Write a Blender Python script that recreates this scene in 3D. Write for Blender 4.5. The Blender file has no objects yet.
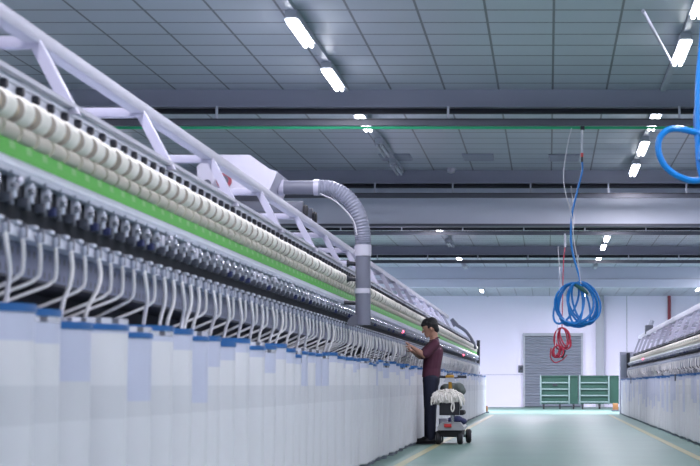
import bpy, bmesh, math, random
from mathutils import Vector, Matrix
random.seed(7)
PI = math.pi
S = bpy.context.scene
C = S.collection

# ------------------------------------------------------------------ camera
F, U0, V0, HOR, CZ = 1900.0, 548.0, 233.0, 385.0, 0.787
TH = math.atan((HOR - V0) / F)
ct, st = math.cos(TH), math.sin(TH)
cam = bpy.data.cameras.new('camera')
co = bpy.data.objects.new('camera', cam); C.objects.link(co)
co.location = (0, 0, CZ); co.rotation_euler = (PI/2 + TH, 0, 0)
cam.sensor_width = 36; cam.lens = F / 700 * 36
cam.shift_x = -(U0 - 350) / 700
cam.clip_end = 200
cam.dof.use_dof = True; cam.dof.focus_distance = 25.0; cam.dof.aperture_fstop = 5.6
S.camera = co
def P(u, v, Y):                      # a point of the photograph at distance Y
    a, b = (u - U0) / F, -(v - V0) / F
    d = Vector((a, ct - b*st, st + b*ct)); d *= Y / d.y
    return Vector((d.x, Y, CZ + d.z))
def Yz(v, z):                        # distance at which height z is seen in row v
    b = -(v - V0) / F
    return (z - CZ) * (ct - b*st) / (st + b*ct)
def Yx(u, X, z=CZ):                  # distance at which X is seen in column u
    zc = F * X / (u - U0)
    return (zc - (z - CZ)*st) / ct

# ------------------------------------------------------------------ materials
def mat(name, col, rough=.5, metal=0., noise=0., nscale=6., bump=0., bscale=40., emit=None, estr=0., spec=.5, trans=0.):
    m = bpy.data.materials.new(name); m.use_nodes = True
    nt = m.node_tree; b = nt.nodes['Principled BSDF']
    b.inputs['Base Color'].default_value = (*col, 1)
    b.inputs['Roughness'].default_value = rough
    b.inputs['Metallic'].default_value = metal
    b.inputs['Specular IOR Level'].default_value = spec
    if emit:
        b.inputs['Emission Color'].default_value = (*emit, 1); b.inputs['Emission Strength'].default_value = estr
    if noise or bump:
        tc = nt.nodes.new('ShaderNodeTexCoord')
    if noise:
        n = nt.nodes.new('ShaderNodeTexNoise'); n.inputs['Scale'].default_value = nscale; n.inputs['Detail'].default_value = 5
        nt.links.new(tc.outputs['Object'], n.inputs['Vector'])
        r = nt.nodes.new('ShaderNodeMix'); r.data_type = 'RGBA'
        r.inputs[6].default_value = (*[c*(1-noise) for c in col], 1); r.inputs[7].default_value = (*[min(1, c*(1+noise)) for c in col], 1)
        nt.links.new(n.outputs['Fac'], r.inputs[0]); nt.links.new(r.outputs[2], b.inputs['Base Color'])
    if bump:
        n2 = nt.nodes.new('ShaderNodeTexNoise'); n2.inputs['Scale'].default_value = bscale
        nt.links.new(tc.outputs['Object'], n2.inputs['Vector'])
        bp = nt.nodes.new('ShaderNodeBump'); bp.inputs['Strength'].default_value = bump; bp.inputs['Distance'].default_value = .01
        nt.links.new(n2.outputs['Fac'], bp.inputs['Height']); nt.links.new(bp.outputs['Normal'], b.inputs['Normal'])
    return m

def line_mask(nt, out, period, off, w):
    """1 where (out-off) mod period < w"""
    a = nt.nodes.new('ShaderNodeMath'); a.operation = 'SUBTRACT'; nt.links.new(out, a.inputs[0]); a.inputs[1].default_value = off - w/2
    f = nt.nodes.new('ShaderNodeMath'); f.operation = 'FLOORED_MODULO'; nt.links.new(a.outputs[0], f.inputs[0]); f.inputs[1].default_value = period
    l = nt.nodes.new('ShaderNodeMath'); l.operation = 'LESS_THAN'; nt.links.new(f.outputs[0], l.inputs[0]); l.inputs[1].default_value = w
    return l.outputs[0]
def mmath(nt, op, a, b):
    n = nt.nodes.new('ShaderNodeMath'); n.operation = op
    nt.links.new(a, n.inputs[0])
    if isinstance(b, (int, float)): n.inputs[1].default_value = b
    else: nt.links.new(b, n.inputs[1])
    return n.outputs[0]
def masked(name, base, line, build, rough=.5, metal=0., spec=.5):
    """base colour with a second colour wherever build(nt, x, y, z) gives 1"""
    m = mat(name, base, rough, metal, spec=spec); nt = m.node_tree; b = nt.nodes['Principled BSDF']
    tc = nt.nodes.new('ShaderNodeTexCoord'); sp = nt.nodes.new('ShaderNodeSeparateXYZ')
    nt.links.new(tc.outputs['Object'], sp.inputs[0])
    fac = build(nt, *sp.outputs[:3])
    mx = nt.nodes.new('ShaderNodeMix'); mx.data_type = 'RGBA'
    n = nt.nodes.new('ShaderNodeTexNoise'); n.inputs['Scale'].default_value = .8; nt.links.new(tc.outputs['Object'], n.inputs['Vector'])
    m2 = nt.nodes.new('ShaderNodeMix'); m2.data_type = 'RGBA'
    m2.inputs[6].default_value = (*[c*.9 for c in base], 1); m2.inputs[7].default_value = (*[min(1, c*1.1) for c in base], 1)
    nt.links.new(n.outputs['Fac'], m2.inputs[0]); nt.links.new(m2.outputs[2], mx.inputs[6])
    mx.inputs[7].default_value = (*line, 1)
    nt.links.new(fac, mx.inputs[0]); nt.links.new(mx.outputs[2], b.inputs['Base Color'])
    return m

GAUGE = .23
M = {}
M['tile'] = masked('ceiling_tile', (.45,.50,.565), (.085,.10,.125), lambda nt,x,y,z: mmath(nt,'MAXIMUM', line_mask(nt,x,.585,.05,.022), line_mask(nt,y,.565,19.45,.042)), .36)
M['wall'] = mat('painted_wall', (.86,.825,.97), .55, noise=.03, nscale=.5)
M['floor'] = mat('epoxy_floor', (.135,.225,.195), .42, noise=.12, nscale=.9, spec=.06)
M['beam'] = mat('beam_paint', (.31,.33,.42), .38, noise=.05, nscale=2)
M['bulk'] = mat('bulkhead_sheet', (.66,.71,.82), .36, noise=.06, nscale=1.2)
M['black'] = mat('black_plastic', (.018,.02,.03), .45)
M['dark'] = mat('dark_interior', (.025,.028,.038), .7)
M['darkgrey'] = mat('dark_grey_metal', (.09,.10,.13), .45)
M['white'] = mat('white_enamel', (.53,.525,.61), .4, noise=.03)
M['lavender'] = mat('pale_enamel', (.45,.445,.55), .4, noise=.04)
M['grey'] = mat('grey_enamel', (.36,.39,.47), .42, noise=.05)
M['lgrey'] = mat('light_grey_enamel', (.52,.55,.63), .4, noise=.04)
M['steel'] = mat('steel', (.62,.64,.68), .25, .9)
M['greenbelt'] = masked('green_cover', (.035,.36,.008), (.16,.42,.12), lambda nt,x,y,z: mmath(nt,'MULTIPLY', line_mask(nt,y,GAUGE,.09,.075), line_mask(nt,z,.5,.175,.028)), .5, spec=.25)
M['creambelt'] = mat('cream_cover', (.30,.36,.29), .5)
M['package_shade'] = mat('beige_package_shade', (.46,.43,.36), .6)  # shade of the packages' lower half, put into the colour
M['yarnend_shade'] = mat('package_end_shade', (.27,.25,.215), .85)  # end face darkened to paint in the shade between packages
M['panel'] = masked('perforated_panel', (.115,.135,.215), (.015,.018,.03), lambda nt,x,y,z: mmath(nt,'MULTIPLY', line_mask(nt,y,.0767,.0,.026), line_mask(nt,z,.07,.03,.026)), .35, .25)
M['yarn'] = mat('cotton_yarn', (.74,.72,.65), .85, bump=.25, bscale=90)
M['tube'] = mat('yarn_tube', (.45,.40,.30), .6)
M['sliver'] = mat('cotton_sliver', (.80,.79,.77), .9, bump=.4, bscale=120)
M['can_fill'] = mat('can_full_of_cotton', (.66,.665,.69), .34, noise=.05, nscale=3)
M['can_band'] = mat('can_band', (.58,.59,.62), .34, noise=.05, nscale=3)
M['can_empty'] = mat('can_empty_plastic', (.50,.53,.655), .3, noise=.04, nscale=3)
M['can_low'] = mat('can_low_plastic', (.64,.65,.68), .34, noise=.06, nscale=3)
M['rim'] = mat('blue_rim', (.010,.10,.30), .4)
M['rimsteel'] = masked('perforated_steel_rim', (.72,.74,.78), (.16,.17,.2), lambda nt,x,y,z: line_mask(nt,x,.05,.0,.018), .25, .6)
M['base'] = mat('can_base', (.13,.15,.19), .6)
M['standbrown'] = mat('brown_stand', (.26,.12,.04), .6)
M['duct'] = mat('grey_duct', (.15,.16,.21), .4)
M['hose'] = mat('grey_flex_hose', (.22,.235,.30), .45)
M['blue'] = mat('blue_hose', (.0,.17,.52), .35)
M['red'] = mat('red_hose', (.38,.018,.05), .4)
M['cord'] = mat('pale_cord', (.60,.60,.64), .6)
M['tie'] = mat('dark_green_tie', (.02,.10,.09), .6)
M['greenpipe'] = mat('green_pipe', (.03,.42,.20), .4)
M['yellow'] = mat('yellow_paint', (.27,.26,.13), .5, noise=.15, nscale=9)
M['cart'] = mat('green_cart', (.007,.060,.040), .5, noise=.1)
M['cartbar'] = mat('pale_green_bar', (.18,.265,.26), .5)
M['shutter'] = mat('grey_shutter', (.225,.25,.30), .35, .2)
M['column'] = mat('grey_column', (.40,.42,.47), .45)
M['redpipe'] = mat('red_pipe', (.30,.05,.07), .5)
M['tubeon'] = mat('lit_tube', (1,1,1), .5, emit=(.93,.94,1.), estr=16)
M['tubeoff'] = mat('unlit_tube', (.5,.52,.58), .3)
M['housing'] = mat('lamp_housing', (.40,.43,.50), .4)
M['redlamp'] = mat('red_signal', (.5,.02,.05), .3, emit=(1,.12,.2), estr=5)
M['skin'] = mat('skin', (.42,.235,.165), .55)
M['hair'] = mat('black_hair', (.008,.008,.010), .6, bump=.5, bscale=60)
M['shirt'] = mat('maroon_shirt', (.085,.022,.045), .8, bump=.3, bscale=15)
M['jeans'] = mat('navy_jeans', (.010,.014,.035), .8, bump=.3, bscale=15)
M['shoe'] = mat('dark_shoe', (.012,.012,.016), .5)
M['eye'] = mat('eye_white', (.6,.6,.6), .3)
M['lip'] = mat('lip', (.30,.12,.10), .5)
M['scooter'] = mat('grey_fairing', (.36,.38,.40), .4)
M['rubber'] = mat('black_rubber', (.02,.02,.024), .7)
M['orange'] = mat('orange_plastic', (.48,.26,.02), .4)
M['redplastic'] = mat('red_plastic', (.55,.03,.03), .35)
M['bag'] = mat('grey_green_cloth', (.11,.135,.125), .9, bump=.6, bscale=14)
M['basket'] = mat('black_basket', (.012,.014,.02), .6)
M['cotton'] = mat('cotton_waste', (.80,.78,.72), .95)
M['bluecloth'] = mat('blue_cloth', (.03,.04,.12), .8)

# ------------------------------------------------------------------ mesh builder
class MB:
    def __init__(s): s.v=[]; s.f=[]; s.m=[]; s.s=[]; s.mats=[]
    def mi(s, m):
        if m not in s.mats: s.mats.append(m)
        return s.mats.index(m)
    def add(s, vs, fs, m, smooth=False):
        o=len(s.v); i=s.mi(m); s.v += [tuple(x) for x in vs]
        for f in fs: s.f.append([k+o for k in f]); s.m.append(i); s.s.append(smooth)
        return s
    def box(s, lo, hi, m, ch=0.):
        x0,y0,z0=[min(a,b) for a,b in zip(lo,hi)]; x1,y1,z1=[max(a,b) for a,b in zip(lo,hi)]
        if ch<=0:
            vs=[(x0,y0,z0),(x1,y0,z0),(x1,y1,z0),(x0,y1,z0),(x0,y0,z1),(x1,y0,z1),(x1,y1,z1),(x0,y1,z1)]
            return s.add(vs,[(0,3,2,1),(4,5,6,7),(0,1,5,4),(1,2,6,5),(2,3,7,6),(3,0,4,7)],m)
        bm=bmesh.new(); bmesh.ops.create_cube(bm,size=1)
        for v in bm.verts: v.co=Vector(((x0+x1)/2+v.co.x*(x1-x0),(y0+y1)/2+v.co.y*(y1-y0),(z0+z1)/2+v.co.z*(z1-z0)))
        bmesh.ops.bevel(bm,geom=bm.edges[:],offset=ch,segments=2,profile=.5,affect='EDGES')
        bm.verts.index_update()
        s.add([v.co[:] for v in bm.verts],[[v.index for v in f.verts] for f in bm.faces],m,True); bm.free(); return s
    def prism(s, poly, a0, a1, m, axis='y'):
        n=len(poly)
        def q(p,a): return (p[0],a,p[1]) if axis=='y' else ((a,p[0],p[1]) if axis=='x' else (p[0],p[1],a))
        vs=[q(p,a0) for p in poly]+[q(p,a1) for p in poly]
        fs=[[i,(i+1)%n,n+(i+1)%n,n+i] for i in range(n)]+[list(range(n))[::-1],list(range(n,2*n))]
        return s.add(vs,fs,m)
    def tube(s, pts, r, m, n=8, caps=True, closed=False):
        pts=[Vector(p) for p in pts]; k=len(pts); vs=[]; fs=[]
        rr = r if isinstance(r,(list,tuple)) else [r]*k
        t0=(pts[1]-pts[0]).normalized(); up=Vector((0,0,1)) if abs(t0.z)<.9 else Vector((1,0,0))
        nrm=(up-t0*up.dot(t0)).normalized()
        for i,p in enumerate(pts):
            t=(pts[min(i+1,k-1)]-pts[max(i-1,0)]).normalized()
            if closed: t=(pts[(i+1)%k]-pts[i-1]).normalized()
            nrm=(nrm-t*nrm.dot(t)).normalized(); b=t.cross(nrm)
            for j in range(n):
                a=2*PI*j/n; vs.append(p+(nrm*math.cos(a)+b*math.sin(a))*rr[i])
        for i in range(k if closed else k-1):
            o=i*n; o2=((i+1)%k)*n
            for j in range(n): fs.append([o+j,o+(j+1)%n,o2+(j+1)%n,o2+j])
        if caps and not closed: fs.append(list(range(n))[::-1]); fs.append([(k-1)*n+j for j in range(n)])
        return s.add(vs,fs,m,True)
    def lathe(s, prof, m, n=24, axis='z', at=(0,0,0)):
        """prof: list of (r, h, [material for the ring after])"""
        at=Vector(at); k=len(prof); vs=[]
        for p in prof:
            for j in range(n):
                a=2*PI*j/n; x,y,h=p[0]*math.cos(a),p[0]*math.sin(a),p[1]
                q={'z':(x,y,h),'y':(y,h,x),'x':(h,x,y)}[axis]; vs.append(at+Vector(q))
        for i in range(k-1):
            mm=prof[i][2] if len(prof[i])>2 else m
            s.add([],[],mm)
        o=len(s.v); s.v+=[tuple(v) for v in vs]
        for i in range(k-1):
            mm=prof[i][2] if len(prof[i])>2 else m; idx=s.mi(mm)
            for j in range(n):
                s.f.append([o+i*n+j,o+i*n+(j+1)%n,o+(i+1)*n+(j+1)%n,o+(i+1)*n+j]); s.m.append(idx); s.s.append(True)
        for ring,rev in ((0,True),(k-1,False)):
            if prof[ring][0]>1e-4:
                f=[o+ring*n+j for j in range(n)]; s.f.append(f[::-1] if rev else f); s.m.append(s.mi(prof[ring][2] if len(prof[ring])>2 else m)); s.s.append(False)
        return s
    def ball(s, c, r, m, n=12, k=8):
        r=(r,r,r) if isinstance(r,(int,float)) else r; vs=[]; fs=[]
        for i in range(k+1):
            t=PI*i/k
            for j in range(n):
                a=2*PI*j/n; vs.append((c[0]+r[0]*math.sin(t)*math.cos(a),c[1]+r[1]*math.sin(t)*math.sin(a),c[2]-r[2]*math.cos(t)))
        for i in range(k):
            for j in range(n): fs.append([i*n+j,i*n+(j+1)%n,(i+1)*n+(j+1)%n,(i+1)*n+j])
        return s.add(vs,fs,m,True)
    def mesh(s, name, sharp=40):
        me=bpy.data.meshes.new(name); me.from_pydata(s.v,[],s.f)
        for m in s.mats: me.materials.append(m)
        me.polygons.foreach_set('material_index',s.m); me.polygons.foreach_set('use_smooth',s.s)
        bm=bmesh.new(); bm.from_mesh(me); bmesh.ops.remove_doubles(bm,verts=bm.verts,dist=1e-5); bmesh.ops.recalc_face_normals(bm,faces=bm.faces); bm.to_mesh(me); bm.free()
        me.update(); me.set_sharp_from_angle(angle=math.radians(sharp)); return me
    def build(s, name, parent=None, loc=(0,0,0), **k):
        return put(name, s.mesh(name), parent, loc, **k)
def tag(o, label=None, cat=None, group=None, kind=None):
    if label: o['label']=label
    if cat: o['category']=cat
    if group: o['group']=group
    if kind: o['kind']=kind
    return o
def put(name, me, parent=None, loc=(0,0,0), rot=(0,0,0), **k):
    o=bpy.data.objects.new(name, me); C.objects.link(o); o.location=loc; o.rotation_euler=rot
    if parent: o.parent=parent
    return tag(o, **k)
def empty(name, loc=(0,0,0), rotz=0, **k):
    o=bpy.data.objects.new(name,None); C.objects.link(o); o.location=loc; o.rotation_euler=(0,0,rotz); o.empty_display_size=.1
    return tag(o, **k)
def bez(pts, n=8):
    """smooth path through points (Catmull-Rom)"""
    pts=[Vector(p) for p in pts]; q=[pts[0]*2-pts[1]]+pts+[pts[-1]*2-pts[-2]]; out=[]
    for i in range(1,len(q)-2):
        for j in range(n):
            t=j/n; a,b,c,d=q[i-1:i+3]
            out.append(.5*((2*b)+(c-a)*t+(2*a-5*b+4*c-d)*t*t+(3*b-a-3*c+d)*t**3))
    return out+[pts[-1]]
ONES=['','first','second','third','fourth','fifth','sixth','seventh','eighth','ninth','tenth','eleventh','twelfth','thirteenth','fourteenth','fifteenth','sixteenth','seventeenth','eighteenth','nineteenth']
TENS=['','','twent','thirt','fort','fift','sixt','sevent','eight','ninet']
def ordw(n):
    if n<20: return ONES[n]
    if n>=100: return 'hundredth' if n==100 else ('hundred-and-'+ordw(n-100) if n<200 else 'two-hundred-and-'+ordw(n-200) if n>200 else 'two-hundredth')
    return TENS[n//10]+('ieth' if n%10==0 else 'y-'+ONES[n%10])

# ------------------------------------------------------------------ room
CEIL=3.987; XL,XR,Y0,YW=-9.,9.,-6.,Yz(407,0)
def struct(name, mb, **k): return mb.build(name, kind='structure', **k)
struct('floor', MB().box((XL-.2,Y0-.2,-.2),(XR+.2,YW+.2,0),M['floor']))
struct('ceiling', MB().box((XL-.2,Y0-.2,CEIL),(XR+.2,YW+.2,CEIL+.2),M['tile']))
struct('wall_left', MB().box((XL-.2,Y0,0),(XL,YW,CEIL),M['wall']))
struct('wall_right', MB().box((XR,Y0,0),(XR+.2,YW,CEIL),M['wall']))
struct('wall_front', MB().box((XL,Y0-.2,0),(XR,Y0,CEIL),M['wall']))
struct('wall_back', MB().box((XL,YW,0),(XR,YW+.2,CEIL),M['wall']))
b=MB()
for u in (627,):
    p=P(u,385,YW); b.box((p.x-.012,YW-.012,0),(p.x+.012,YW,CEIL),M['column'])
b.box((XL,YW-.015,P(0,375,YW).z),(P(524,0,YW).x,YW,P(0,375,YW).z+.02),M['lavender'])
struct('trim_1', b)
a,bx=P(595.6,300,YW).x,P(603.7,300,YW).x
struct('trim_2', MB().box((a,YW-.3,0),(bx,YW,CEIL),M['column']).box((a+.05,YW-.33,0),(bx-.05,YW-.3,CEIL),M['column']))
p=P(669,300,YW); MB().tube([(p.x,YW-.12,CEIL),(p.x,YW-.12,0)],.06,M['redpipe'],10).build('fire_pipe',label='dark red pipe running down the back wall at the right',cat='pipe')
# roll-up door
dx0,dx1=P(525.5,0,YW).x,P(580.5,0,YW).x; dz=P(0,336,YW).z
poly=[(YW-.02,0)]; nsl=26
for i in range(nsl):
    z=dz*i/nsl; h=dz/nsl; poly+=[(YW-.06,z+h*.1),(YW-.09,z+h*.35),(YW-.09,z+h*.65),(YW-.06,z+h*.92)]
poly+=[(YW-.02,dz)]
door=MB().prism(poly,dx0,dx1,M['shutter'],'x').build('door_1',kind='structure')
MB().box((dx0-.07,YW-.12,0),(dx0,YW,dz+.1),M['column']).box((dx1,YW-.12,0),(dx1+.07,YW,dz+.1),M['column']).box((dx0-.07,YW-.14,dz),(dx1+.07,YW,dz+.1),M['column']).build('door_frame',door)
p=P(521,369,YW)
sw=MB().box((p.x-.1,YW-.07,p.z-.13),(p.x+.1,YW,p.z+.13),M['darkgrey'],.01).build('switch_box',label='small dark switch box on the wall left of the roller door',cat='switch')
MB().box((p.x-.04,YW-.09,p.z-.02),(p.x+.04,YW-.07,p.z+.06),M['black']).build('switch_button',sw)

# yellow floor lines
for i,(x,y0,y1) in enumerate(((-1.46,8,50),(1.62,14,50))):
    MB().box((x-.045,y0,0),(x+.045,y1,.003),M['yellow']).build('floor_line',label=['worn yellow line on the floor beside the left machine','worn yellow line on the floor along the right machine'][i],cat='floor marking')

# beams with hung trays
BY=[20.45,28.25,36.05,43.85,51.65,59.45]; names=['first','second','third','fourth','fifth','sixth']
for i,y in enumerate(BY):
    if i>=4: continue
    struct('beam', MB().box((XL,y,CEIL-.175),(XR,y+.28,CEIL),M['beam']).box((XL,y-.06,CEIL-.195),(XR,y+.34,CEIL-.175),M['beam']))
for i,y in enumerate([12.65]+BY[:4]):
    k=['overhead','nearest visible','second','third','fourth','fifth','sixth'][i]
    t=empty('hose_rail',(0,y,0),label=f'dark overhead hose rail hung under the {k} ceiling beam',cat='rail',group='rails under the beams')
    zt=P(0,[123.,123.,196.,233.5,262.,278.,290.][i],BY[max(0,i-1)]-.08).z
    h=.03
    MB().box((XL,-.11,zt-h),(XR,-.05,zt+h),M['darkgrey']).box((XL,-.13,zt+h),(XR,-.03,zt+h+.012),M['black']).build('rail',t)
    if i<2: MB().tube([(XL,-.08,zt-h-.022),(XR,-.08,zt-h-.022)],.016,M['greenpipe'],8).build('air_pipe',t,label='bright green air pipe')
    if i>0:
        MB().tube([(XL,.06,CEIL-.23),(XR,.06,CEIL-.23)],.032,M['black'],8).build('conduit',t,label='black conduit under the beam')
    st_=2.5 if i==1 else 1.16
    hm=MB().box((-.012,-.095,zt+h),(.012,-.07,CEIL-(.195 if i else 0)),M['lgrey']).mesh('hanger')
    x=-8.6+(.2 if i==2 else 0)
    xs=[]
    while x<8.7: xs.append(x); x+=st_
    for x in xs: put('hanger',hm,t,(x+.02,0,0))
struct('trim_3', MB().box((XL,28.75,P(0,225.3,28.75).z),(XR,28.9,CEIL),M['bulk']).box((XL,28.70,P(0,225.3,28.75).z-.02),(XR,28.95,P(0,225.3,28.75).z+.02),M['darkgrey']))
z=P(0,287.5,51.6).z
struct('trim_4', MB().box((XL,51.6,z),(XR,51.75,CEIL),M['bulk']).box((XL,51.56,P(0,278.8,51.6).z-.012),(XR,51.6,P(0,278.8,51.6).z+.012),M['lgrey']))

# ceiling lights
LROWS=[(-5.87,'D'),(-2.17,'A'),(1.24,'B'),(4.85,'C')]
BLOCK=[(y-.9,y+1.1) for y in BY]
litA=[-4.6,-1.9,.9,3.6,6.3,9.0,11.,13.75,16.45,19.0,22.2,37.6,46.3,54.6,57.3,62.2]
litB=[-4.9,-2.2,.5,3.2,5.9,8.6,10.,12.2,15.1,17.45,22.1,24.6,27.1,39.9,42.4,46.5,54.6,57.3,64.9]
unA=[24.8,27.0,41.5,49.5]; unB=[38.5,49.5]
litA+=[30.3,32.6,34.8]; litB+=[30.3,32.6,34.8]
litC=[-4.6+2.75*i for i in range(25)]; litD=list(litC)
hm=MB().box((-.05,-.62,-.11),(.05,.62,-.045),M['housing'],.008).box((-.03,-.55,-.045),(-.01,-.5,0),M['housing']).box((-.03,.5,-.045),(-.01,.55,0),M['housing']).mesh('lamp_housing')
rm=MB().prism([(-.062,-.120),(-.045,-.112),(.045,-.112),(.062,-.120),(.062,-.115),(.045,-.106),(-.045,-.106),(-.062,-.115)],-.6,.6,M['housing']).mesh('reflector')
def tubemesh(m): return MB().tube([(0,-.58,0),(0,.58,0)],.019,m,8).mesh('fluorescent_tube')
tm={True:tubemesh(M['tubeon']),False:tubemesh(M['tubeoff'])}
la=bpy.data.lights.new('lamp_light','AREA'); la.shape='RECTANGLE'; la.size=.12; la.size_y=1.15; la.energy=44; la.color=(.915,.875,1.0)
lf=la.copy(); lf.energy=98  # stronger copy for the far lamps, boosted to brighten the back wall
LROWS+=[(-7.6,'E'),(-4.07,'F'),(-.5,'G'),(3.07,'H'),(6.6,'I')]  # extra rows added out of view behind the bulkhead to brighten the back wall
rown={'E':'in the added far outer left row','F':'in the added far row between left rows','G':'in the added row over the aisle centre','H':'in the added far row right of the aisle','I':'in the added far outer right row','A':'in the row above the left machine','B':'in the row above the aisle','C':'in the row over the right machine','D':'in the outer left row'}
for (x,r) in LROWS:
    L=[(y,True) for y in {'A':litA,'B':litB,'C':litC,'D':litD}.get(r,[53.2,54.9,56.6,58.3])]
    if r=='A': L+=[(y,False) for y in unA]
    if r=='B': L+=[(y,False) for y in unB]
    L.sort(); cl=cu=0
    L=[q for q in L if not any(abs(q[0]-(y+.14))<.78 for y in BY) and abs(q[0]-28.8)>.7 and abs(q[0]-51.7)>.7]
    for y,lit in L:
        if lit: cl+=1; n=cl
        else: cu+=1; n=cu
        t=empty('ceiling_light',(x,y,CEIL),label=f"{'lit' if lit else 'unlit'} twin tube ceiling light, {ordw(n)} {'lit' if lit else 'dark'} one {rown[r]}",cat='light',group='ceiling lights')
        put('lamp_housing',hm,t); put('reflector',rm,t)
        for dx in (-.027,.027): put('fluorescent_tube',tm[lit],t,(dx,0,-.137))
        if lit:
            for d,rot,zz in ((la,0,-.19),):
                o=bpy.data.objects.new('lamp_light',lf if y>53 else d); C.objects.link(o); o.parent=t; o.location=(0,0,zz)
    # trunking between the fixtures
    if r in 'AB':
        segs=[(-5.9,20.3),(20.9,28.1),(29.0,35.9),(36.5,43.7),(44.3,51.5),(51.85,YW-.1)]
        tk=empty('lighting_trunking',(x,0,CEIL),label=f'pale trunking strip carrying the ceiling lights {rown[r]}',cat='trunking')
        for a,b in segs: MB().box((-.028,a,-.045),(.028,b,-.003),M['housing']).build('trunking_section',tk)
# flush ceiling grilles and small fittings
for i,(u,v) in enumerate(((396,156.5),(478.5,156.5),(564,157))):
    y=Yz(v,CEIL); p=P(u,v,y)
    t=MB().box((p.x-.22,y-.35,CEIL-.02),(p.x+.22,y+.35,CEIL),M['beam'],.005).build('ceiling_grille',label=['grey flush ceiling grille, left of three behind the green pipe','grey flush ceiling grille, middle of three behind the green pipe','grey flush ceiling grille right of the hanging blue hose'][i],cat='grille',group='ceiling grilles')
    sm=MB()
    for k in range(7): sm.box((p.x-.2,y-.3+k*.095,CEIL-.028),(p.x+.2,y-.26+k*.095,CEIL-.018),M['grey'])
    sm.build('grille_slats',t)
y=Yz(168,CEIL); p=P(451,168,y)
t=MB().lathe([(.05,-.02),(.06,-.04),(.055,-.07),(.02,-.085),(0,-.085)],M['white'],16,at=(p.x,y,CEIL)).lathe([(.065,-.02),(.065,0)],M['white'],16,at=(p.x,y,CEIL)).build('smoke_detector',label='small white smoke detector on ceiling tile behind the green pipe',cat='detector')
a=P(643,11,16.6); bq=P(680,43,18.0); a.z=CEIL-.10; bq=Vector((1.2,18.1,CEIL-.13)); a=Vector((P(643,11,Yz(11,CEIL-.25)).x,Yz(11,CEIL-.25),CEIL-.25))
t=MB().tube([a,bq],.016,M['lavender'],8).build('dangling_rod',label='thin pale rod slanting down from the ceiling light at the upper right',cat='rod')

# ------------------------------------------------------------------ spinning machines
def interp(z, tab):
    for (a,b),(c,d) in zip(tab,tab[1:]):
        if z<=c: return b+(d-b)*(z-a)/(c-a)
    a,b=tab[-1]; return b+(z-a)
ID=[(0,0),(9,9)]
RT=[(0,0),(1.046,.95),(1.16,1.04),(1.345,1.215),(1.42,1.275),(1.56,1.36),(1.70,1.42),(1.862,1.53),(1.945,1.565),(2.0,1.60),(2.335,2.10)]
def sliver_front(q,j,k,zf):
    zt=zf(1.335); zb=zf(1.046)-.03
    p=[(.0,0,zt),(.010+.006*k,.0,zt-.08),(.008+.006*k,j*.35,zt-.15),(-.010,j*.75,zb+.10),(-.022-.012*k,j,zb)]
    return MB().tube(bez(p,5),[.0095]*21,M['sliver'],6).mesh('cotton_sliver') if zf(1.)==1. else MB().tube(bez(p,5),.0075,M['sliver'],6).mesh('cotton_sliver')
def sliver_back(q,j,k,zf):
    zt=zf(1.335); zb=zf(1.046)
    p=[(0,0,zt),(.006,0,zt-.07),(.004,0,zt-.135),(-.010,j*.05,zt-.155),(-.036,j*.2,zt-.175),(-.16,j*.7,zt-.232),(-.33,j*1.2,zt-.31)]
    return MB().tube(bez(p,4),.0078 if zf(1.)==1. else .0055,M['sliver'],6).mesh('cotton_sliver')

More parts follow.
